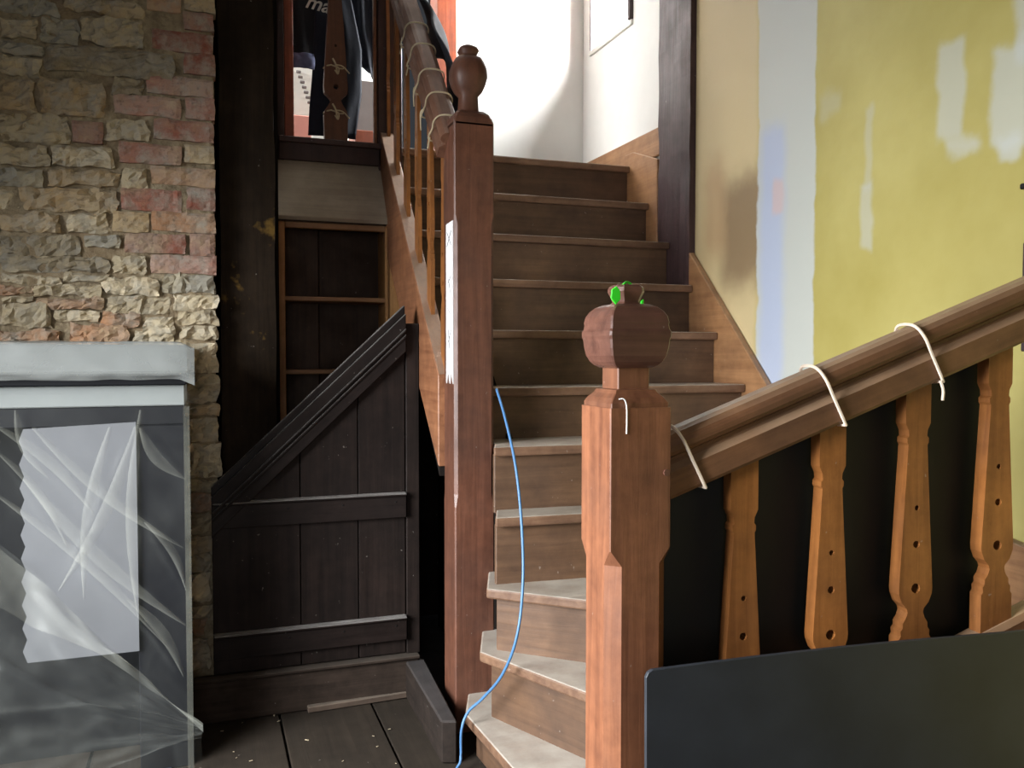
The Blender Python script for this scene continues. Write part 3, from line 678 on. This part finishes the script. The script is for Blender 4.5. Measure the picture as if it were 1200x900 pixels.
# ------------------------------------------------------------------ gallery edge with hanging clothes
GV = 3.64
GB = thing('gallery_balustrade', 'dark gallery edge with one flat baluster above the sloping board', 'balustrade', (.5, GV, LAND - .11))
gx0 = PY(326, 178, GV).x; gx1 = PY(452, 178, GV).x
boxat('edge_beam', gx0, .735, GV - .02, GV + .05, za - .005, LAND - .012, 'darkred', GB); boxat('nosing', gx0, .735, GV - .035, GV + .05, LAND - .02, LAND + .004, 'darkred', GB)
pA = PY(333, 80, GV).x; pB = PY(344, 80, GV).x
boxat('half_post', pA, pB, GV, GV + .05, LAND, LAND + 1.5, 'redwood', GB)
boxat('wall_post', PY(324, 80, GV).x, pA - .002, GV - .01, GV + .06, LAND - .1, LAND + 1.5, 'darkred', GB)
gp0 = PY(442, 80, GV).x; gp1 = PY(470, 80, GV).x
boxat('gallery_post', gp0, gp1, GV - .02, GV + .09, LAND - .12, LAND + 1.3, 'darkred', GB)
boxat('corner_bead', gp0 - .014, gp0 - .001, GV + .0, GV + .03, LAND, LAND + 1.3, 'string', GB)
bx = PY(393, 103, GV + .02); 
gshape = [(.047, LAND - bx.z), (.050, -.12), (.046, -.10), (.03, -.075), (.02, -.055), (.026, -.045), (.047, -.025), (.05, 0), (.046, .06), (.026, .37), (.031, .39), (.031, .62)]
gshape = gshape + [(-x, z) for x, z in reversed(gshape)]
mk('baluster', holed(gshape, [(0, 0, .011), (0, .17, .006)], -.016, .016), 'gbaluster', GB, frame(Vector((bx.x, GV + .02, bx.z)), (1, 0, 0)))
# clothes
def cloth(name, outline_l, outline_r, v, mat, label, cat, amp=.02, seed=0, thick=.006):
    """hanging cloth between two pixel edges given from top to bottom"""
    n = len(outline_l) - 1
    base = PY((outline_l[-1][0] + outline_r[-1][0]) / 2, outline_l[-1][1], v)
    def fn(i, j):
        f = (1 - j) * n; k = min(int(f), n - 1); a = f - k
        lx = [outline_l[k][q] * (1 - a) + outline_l[k + 1][q] * a for q in (0, 1)]; rx = [outline_r[k][q] * (1 - a) + outline_r[k + 1][q] * a for q in (0, 1)]
        p = PY(lx[0] * (1 - i) + rx[0] * i, lx[1] * (1 - i) + rx[1] * i, v)
        p.y += amp * .35 * math.sin(i * 11 + seed + j * 2) * (.4 + .6 * (1 - j)) + amp * noise.noise(Vector((i * 4, j * 3, seed))) - .008 * math.sin(i * math.pi)
        return p - base
    return tag(mk(name, grid_surface(fn, 24, 24, thick), mat, None, Matrix.Translation(base), True), label, cat)
j1 = cloth('jacket', [(350, -90), (340, -60), (341, 0), (342, 60), (342, 76)], [(384, -90), (392, -60), (392, 0), (388, 60), (386, 84)], 3.78, 'blackcloth', 'black jacket with white lettering hanging behind the gallery baluster', 'jacket', .012, 1)
cloth('trousers', [(372, -70), (370, 0), (367, 70), (363, 120), (361, 158)], [(404, -70), (412, 0), (424, 60), (424, 110), (417, 163)], 3.74, 'navycloth', 'long navy garment hanging straight behind the flat gallery baluster', 'clothing', .012, 3)
cloth('jacket', [(404, -80), (405, -20), (408, 40), (415, 66), (420, 74)], [(446, -80), (447, -20), (447, 40), (446, 80), (444, 100)], 3.80, 'navycloth', 'dark navy jacket hanging next to the gallery corner post', 'jacket', .015, 5)
lin_ = cloth('cloth_lining', [(344, 62), (344, 70), (344, 79)], [(368, 64), (368, 72), (368, 82)], 3.70, 'lining', None, None, .006, 2)
lin_.name = 'lining'; lin_.parent = j1; lin_.matrix_basis = WM[j1.name].inverted() @ WM['cloth_lining']
# white lettering on the black jacket
tcu = bpy.data.curves.new('lettering', 'FONT'); tcu.body = 'ma'; tcu.size = .085; tcu.extrude = .0006; tcu.shear = .3; tcu.offset = .0012
to = bpy.data.objects.new('lettering_source', tcu); S.collection.objects.link(to)
bpy.context.view_layer.update()
me = bpy.data.meshes.new_from_object(to.evaluated_get(bpy.context.evaluated_depsgraph_get())); bpy.data.objects.remove(to)
me.materials.clear(); me.materials.append(M['lettering'])
lp_ = PY(357, 8, 3.715)
link(bpy.data.objects.new('lettering', me), j1, Matrix.Translation(lp_) @ Matrix.Rotation(math.radians(8), 4, 'Y') @ Matrix.Rotation(math.pi / 2, 4, 'X'))
# twine bows on the gallery baluster
def bow(px, py, hw, label):
    p = PY(px, py, GV - .002); T = thing('twine_bow', label, 'twine', p)
    ring = [Vector((p.x + hw * math.cos(a * math.pi / 8), GV + .02 + .022 * math.sin(a * math.pi / 8), p.z + .006 * math.sin(a * 1.3))) for a in range(16)]
    mk('loop', tube(ring, .003, 6, True), 'twine', T)
    mk('knot', tube(smooth_path([p + Vector(q) for q in ((-.012, -.006, .03), (0, -.012, .004), (.006, -.010, -.028))], 5), .004, 6), 'twine', T)
    mk('tail', tube(smooth_path([p + Vector(q) for q in ((.0, -.012, .004), (.03, -.010, .0), (hw + .012, -.004, -.024))], 5), .0028, 6), 'twine', T)
    mk('bow_loop', tube(smooth_path([p + Vector(q) for q in ((.0, -.012, .0), (.012, -.014, -.012), (.008, -.014, -.034), (-.004, -.012, -.018))], 5), .0028, 6), 'twine', T)
bow(393, 78, .046, 'upper twine bow tied round the flat gallery baluster'); bow(393, 131, .046, 'lower twine bow tied round the flat gallery baluster')
# things in the room behind the gallery
def back_px(name, x0, y0, x1, y1, v, dpt, mat, label, cat, base=LAND, bv=.004):
    a = PY(x0, y1, v); b = PY(x1, y0, v)
    o = boxat(name, a.x, b.x, v, v + dpt, base, b.z, mat, None, bv); return tag(o, label, cat)
wbd = back_px('white_board', 338, 72, 374, 170, 4.55, .03, 'whiteboard', 'white board leaning in the bright room behind the gallery', 'board')
for i in range(9):
    p = PY(350 + i * 2.2, 84 + i * 6, 4.54); mk('rib', box(p.x - .012, p.x + .012, 4.535, 4.549, p.z - .006, p.z + .006, .002), 'greypanel', wbd, Matrix())
back_px('storage_box', 341, 136, 364, 170, 4.25, .22, 'redbox', 'salmon-coloured box behind the left of the gallery opening', 'box')
back_px('grey_panel', 416, 96, 443, 170, 4.55, .03, 'greypanel', 'grey panel standing behind the navy jacket', 'panel')
back_px('storage_box', 416, 154, 444, 172, 4.2, .2, 'redwood', 'orange-brown wooden box at the right of the gallery opening', 'box')
back_px('storage_box', 366, 158, 382, 172, 4.22, .2, 'whiteboard', 'small white box below the hanging navy garment', 'box')
tag(boxat('door_frame', 1.115, 1.215, 4.18, 4.32, LAND, 4.2, 'redwood'), 'red-brown door frame post on the landing behind the tall newel', 'door frame')
# navy jacket thrown over the inner side of the upper handrail
def drape(i, j):
    v = 2.80 + i * .62; z = (rz + (v - NEWV - NS) * sl * .98) + .09
    dropz = (.30 - .10 * i) * j; out = .055 + .055 * math.sin(j * 2.2) + .012 * math.sin(i * 14)
    p = Vector((RU + out, v - .05 * j, z + .03 * math.sin(i * 5) - dropz * (1 + .2 * math.sin(i * 9)) + .02 * (1 - j)))
    return p - Vector((RU, 2.8, rz))
tag(mk('jacket', grid_surface(drape, 24, 16, .008), 'navycloth', None, Matrix.Translation((RU, 2.8, rz)), True), 'navy jacket draped over the upper handrail beside the newel finial', 'jacket')

# ------------------------------------------------------------------ twine and string ties on the rails
def rail_tie(mw, s, w_, h, skew, r, mat, label, tails, name, group=None):
    T = thing(name, label, 'tie', mw @ Vector((s, 0, 0)), group)
    g = .004; sec = [(-w_ / 2 - g, -g), (w_ / 2 + g, -g), (w_ / 2 + g, h * .45), (w_ / 2 + g, h * .82), (w_ * .3, h + g), (-w_ * .3, h + g), (-w_ / 2 - g, h * .82), (-w_ / 2 - g, h * .45)]
    pts = [mw @ Vector((s + skew * z / h, y, z)) for y, z in sec]; pts = smooth_path(pts + [pts[0]], 4)[:-1]
    mk('loop', tube(pts, r, 6, True), mat, T)
    for tl_ in tails:
        q = [mw @ Vector((s + skew * .4 + a, b, c)) for a, b, c in tl_]
        mk('tail', tube(smooth_path(q, 5), r * .9, 6), mat, T)
for i, (px, py, tails, lab) in enumerate(((815, 540, [], 'white string tie round the low handrail nearest the front newel'), (976, 468, [], 'white string tie round the middle of the low handrail'),
                                    (1088, 420, [[(.0, -.042, .0), (-.003, -.045, -.02), (-.012, -.046, -.038)]], 'white string tie with a loose tail high on the low handrail'))):
    s = sx(on_rail(px, py)) / math.cos(th)
    rail_tie(ml, s, .077, RH, -.012, .0034, 'whitetie', lab, tails, 'string_tie', 'string ties on the low handrail')
for i, (s, lab) in enumerate(((.10, 'lowest twine tie on the upper handrail, next to the newel'), (.235, 'second twine tie up the upper handrail'), (.38, 'third twine tie up the upper handrail with a knotted bow'), (.55, 'fourth twine tie up the upper handrail'), (.70, 'topmost twine tie in view on the upper handrail'))):
    rail_tie(mu, s, .077, .095, -.01, .0028, 'twine', lab, [[(.0, .044, .03), (-.01, .052, .0), (-.035, .05, -.03)], [(.0, .044, .03), (.012, .05, .01), (-.005, .05, -.012)]] if i in (1, 2) else [[(.0, .044, .01), (-.02, .05, -.02)]], 'twine_tie', 'twine ties on the upper handrail')

# ------------------------------------------------------------------ paper strip on the tall newel, green tape, cable
ya, yb = NEWV + .012, NEWV + NS - .045
pt = PX(531, 258, NEWU - .002).z; pb = PX(531, 450, NEWU - .002).z
PS = thing('paper_strip', 'white paper strip with pencil marks taped to the tall newel', 'paper', (NEWU, (ya + yb) / 2, pb))
mk('paper', prism([(ya, pt), (yb, pt - .004), (yb + .002, pb), (yb - .02, pb + .045), (ya + .035, pb + .0), (ya + .018, pb + .05), (ya, pb)], NEWU - .0035, NEWU - .0005, 'YZ', 0), 'paper', PS)
for (a, b) in (((.012, -.03), (.06, -.075)), ((.06, -.03), (.012, -.075)), ((.014, -.17), (.05, -.19)), ((.05, -.17), (.016, -.23)), ((.02, -.29), (.055, -.27)), ((.014, -.34), (.05, -.38)), ((.05, -.33), (.03, -.40))):
    mk('pencil_mark', tube([Vector((NEWU - .004, ya + a[0], pt + a[1])), Vector((NEWU - .004, ya + b[0], pt + b[1]))], .0012, 4), 'ink', PS)
kz = zz(352, D2)
GT = thing('green_tape', 'bright green tape tied round the knob of the front newel', 'tape', (fc.x, fc.y, kz))
mk('band', tube([fc + Vector((.021 * math.cos(a * math.pi / 8), .021 * math.sin(a * math.pi / 8), kz - .006 + .002 * math.sin(a))) for a in range(16)], .0014, 6, True), 'green', GT)
mk('flag', prism([(-.036, .016), (-.038, .0), (-.028, -.012), (-.018, -.002), (-.019, .014), (-.026, .022)], -.004, -.001, 'XZ', .001), 'green', GT, Matrix.Translation(fc + Vector((-.010, -.030, kz + .002))))
mk('strand', tube(smooth_path([fc + Vector(q) + Vector((0, 0, kz)) for q in ((-.026, -.022, .014), (-.012, -.015, .030), (.002, -.006, .034), (.016, 0, .026))], 5), .0022, 6), 'green', GT)
mk('tab', prism([(.018, -.002), (.024, .002), (.024, -.012), (.018, -.012)], -.026, -.023, 'XZ', .001), 'green', GT, Matrix.Translation(fc + Vector((0, 0, kz))))
cp = [PD(582, 456, 2.66), PD(592, 490, 2.58), PD(604, 545, 2.50), PD(611, 610, 2.44), PD(613, 680, 2.38), PD(606, 745, 2.33), PD(589, 790, 2.36), PD(566, 818, 2.42), PD(549, 834, 2.44), PD(541, 855, 2.43), PD(540, 890, 2.42)]
e = PD(540, 893, 2.42); cp[-1].z = max(cp[-1].z, .01); cp.append(Vector((cp[-1].x - .03, cp[-1].y - .08, .006))); cp.append(Vector((cp[-1].x - .02, cp[-1].y - .5, .006)))
base = cp[-3].copy(); base.z = 0
tag(mk('cable', tube([p - base for p in smooth_path(cp, 8)], .0042, 8), 'cable', None, Matrix.Translation(base), True), 'blue cable trailing down the winder steps past the tall newel', 'cable')

# ------------------------------------------------------------------ fireplace surround wrapped in polythene
FV = 2.62
def pf(x, y, v=FV): p = PY(x, y, v); return (p.x, p.z)
fr = pf(217, 480)[0]; ztop_ = pf(110, 402, 2.55)[1]; zfr1 = pf(110, 452)[1]; zfr0 = pf(110, 477)[1]
FP = thing('fireplace_surround', 'dark fireplace surround with pale mantel shelf against the rubble wall', 'fireplace', (-.65, 2.8, 0))
sr = pf(226, 420, 2.55)[0]
boxat('mantel_shelf', -1.35, sr - .01, 2.555, WV - .02, pf(110, 438, 2.555)[1], ztop_ - .004, 'surroundlight', FP, .006)
boxat('bed_mould', -1.33, fr + .005, FV - .02, WV - .02, zfr1, pf(110, 438, 2.555)[1], 'surround', FP)
boxat('frieze', -1.33, fr, FV, WV - .02, zfr0, zfr1, 'surroundlight', FP)
boxat('lintel', -1.33, fr - .002, FV + .004, FV + .10, pf(110, 500)[1], zfr0, 'surround', FP)
px0 = pf(160, 600)[0]
boxat('jamb', px0, fr - .002, FV + .004, WV - .02, 0, pf(110, 500)[1], 'surround', FP); boxat('jamb', -1.33, -1.17, FV + .004, WV - .02, 0, pf(110, 500)[1], 'surround', FP)
boxat('fire_back', -1.17, px0, FV + .20, FV + .22, 0, pf(110, 500)[1], 'surround', FP, 0)
# grey board with a saw-tooth edge closing the opening
gx0_, gzt = pf(22, 503); gx1_ = pf(161, 600)[0]; gzb = pf(90, 770)[1]
pts = [(gx1_, gzb), (gx1_, gzt + .012)]
n = 20
for i in range(n + 1):
    z = gzt - (gzt - gzb) * i / n; pts.append((gx0_ + (.0 if i % 2 else .011), z))
tag(mk('board_sheet', prism([(x - gx0_, z - gzb) for x, z in pts], FV - .006, FV + .002, 'XZ', 0), 'greyboard', None, Matrix.Translation((gx0_, 0, gzb))), 'pale grey board with saw-tooth edge closing the fireplace', 'board')
# polythene over the mantel shelf
SHR = sr + .004
def mant(i, j):
    u = -1.36 + i * (SHR + 1.36)
    q = Vector((u * 5, j * 3, 2)); wv = noise.noise(q) * .006 + noise.noise(q * 3) * .003
    prof = [(2.93, ztop_ + .004), (2.75, ztop_ + .006), (2.60, ztop_ + .005), (2.548, ztop_ + .002), (2.542, ztop_ - .03), (2.538, ztop_ - .06), (2.536, ztop_ - .085), (2.545, ztop_ - .10)]
    f = j * 7; k = min(6, int(f)); a = f - k
    v = prof[k][0] * (1 - a) + prof[k + 1][0] * a; z = prof[k][1] * (1 - a) + prof[k + 1][1] * a
    if i > .97: z -= (i - .97) * .6
    return Vector((u, v + wv * 1.2, z + wv * .8)) - Vector((-.6, 2.7, ztop_))
tag(mk('polythene_sheet', grid_surface(mant, 70, 28), 'polymilky', None, Matrix.Translation((-.6, 2.7, ztop_)), True), 'milky polythene wrapped over the mantel shelf', 'plastic sheet')
# hanging sheet with creases
LNS = [((30, 560), (218, 730), 1.0), ((0, 580), (200, 760), .7), ((130, 500), (100, 700), .8), ((160, 500), (70, 690), .9), ((40, 500), (215, 640), .7), ((0, 500), (110, 600), .8), ((165, 500), (218, 560), .9), ((170, 610), (218, 690), .6), ((20, 480), (60, 560), .6), ((150, 700), (215, 790), .8), ((166, 480), (163, 720), .8), ((0, 530), (80, 640), .6)]
LNS = [(Vector((*pf(*a, 2.585), 0)), Vector((*pf(*b, 2.585), 0)), k) for a, b, k in LNS]
def hang(i, j):
    u = -1.30 + i * (fr + .012 + 1.30); z = .02 + (zfr0 + .04 - .02) * j; P = Vector((u, z, 0)); d = 0
    for a, b, k in LNS:
        ab = b - a; s = max(0, min(1, (P - a).dot(ab) / ab.dot(ab))); ds = (P - a - ab * s).length
        d += k * .011 * math.exp(-(ds / .010) ** 2) * min(1, 4 * s + .1) * min(1, 4 * (1 - s) + .1)
    d += noise.noise(Vector((u * 5 - z * 3, z * 4, 3))) * .010 + noise.noise(Vector((u * 14 + z * 9, z * 3, 7))) * .004
    return Vector((u, 2.590 - d - .02 * (1 - j), z)) - Vector((-.6, 2.59, 0))
tag(mk('polythene_sheet', grid_surface(hang, 170, 130), 'poly', None, Matrix.Translation((-.6, 2.59, 0)), True), 'clear creased polythene hanging over the fireplace opening', 'plastic sheet')
HS = [o for o in bpy.data.objects if o.name.startswith('polythene_sheet')][-1]
for q_, (a, b, k) in enumerate(LNS):
    def crease(i, j):
        c = a.lerp(b, i); d_ = (b - a).normalized(); nrm = Vector((-d_.y, d_.x, 0)); wd = .034 * k * math.sin(math.pi * min(1, i * .9 + .08)) + .002
        c = c + nrm * ((j - .5) * wd + .022 * math.sin(i * 3.1) * (1 if q_ % 2 else -1))
        return Vector((c.x, 2.568 - .006 * math.sin(j * math.pi), c.y))
    mk('crease', grid_surface(crease, 16, 4), 'polycrease', HS, Matrix(), True)
mk('crease', box(fr - .004, fr + .012, 2.566, 2.570, .004, zfr0, 0), 'polycrease', HS, Matrix())
# tented sheet in the near corner over a low dark box
A0 = PD(-60, 572, 2.32); A1 = PD(238, 849, 2.20); B0 = PD(-120, 980, 1.65); B1 = PD(236, 862, 2.12)
def tent(i, j):
    r = A0.lerp(A1, i); f = B0.lerp(B1, i); p = r.lerp(f, j)
    sag = math.sin(j * math.pi) * .10 * (1 - i * .8)
    p = p + Vector((0, .04 * math.sin(j * math.pi), -sag))
    q = Vector((i * 4, j * 5, 4)); dd = noise.noise(q) * .02 + noise.noise(q * 2.6) * .01 + .012 * math.exp(-((j - .35 - .3 * i) / .02) ** 2) + .012 * math.exp(-((j - .7 + .3 * i) / .02) ** 2)
    if j < .10: p.z -= (.10 - j) * .25; p.y += (.10 - j) * .1
    return p + Vector((0, -dd, dd)) - Vector((A1.x, A1.y, 0))
tag(mk('polythene_sheet', grid_surface(tent, 80, 70), 'poly', None, Matrix.Translation((A1.x, A1.y, 0)), True), 'clear polythene tented over the low box in the near corner', 'plastic sheet')
TS = [o for o in bpy.data.objects if o.name.startswith('polythene_sheet')][-1]
def ridge_fold(i, j):
    p = tent(i, .02 + j * (.26 - .17 * i)) + Vector((A1.x, A1.y, 0)); return p + Vector((0, -.006, .004 + .004 * math.sin(i * 17 + j * 4)))
mk('fold', grid_surface(ridge_fold, 60, 14), 'polycrease', TS, Matrix(), True)
def skirt(i, j):
    f = B0.lerp(B1, i); f = f if i < 1 else B1
    p = Vector((f.x + .012 * math.sin(i * 25) + .02 * (1 - j), f.y - .03 * (1 - j) + .012 * math.sin(i * 31), max(.003, f.z * j)))
    return p - Vector((B1.x, B1.y, 0))
tag(mk('polythene_sheet', grid_surface(skirt, 60, 12), 'poly', None, Matrix.Translation((B1.x, B1.y, 0)), True), 'polythene skirt falling to the floor at the near corner', 'plastic sheet')
bxr = Vector((A1.x - .06, 0, 0)).x
tag(boxat('hearth_box', -1.25, bxr, 1.98, 2.16, 0, .22, 'dustbox', None, .01), 'low dark blue box under the tented polythene', 'box')

# small things on the yellow wall at the right edge
pk = PX(1199, 350, UR); hz0 = PX(1199, 412, UR).z; hz1 = PX(1199, 286, UR).z
tag(boxat('wall_bracket', UR - .03, UR - .001, pk.y - .10, PX(1196.5, 350, UR - .03).y, hz0, hz1, 'post'), 'dark wooden bracket on the yellow wall above the low handrail', 'bracket')
hk = PX(1198, 222, UR); 
tag(boxat('wall_hook', UR - .035, UR - .001, hk.y - .05, PX(1194, 222, UR - .035).y, hk.z - .006, hk.z + .008, 'hole', None, .003), 'small dark hook high on the yellow wall', 'hook')
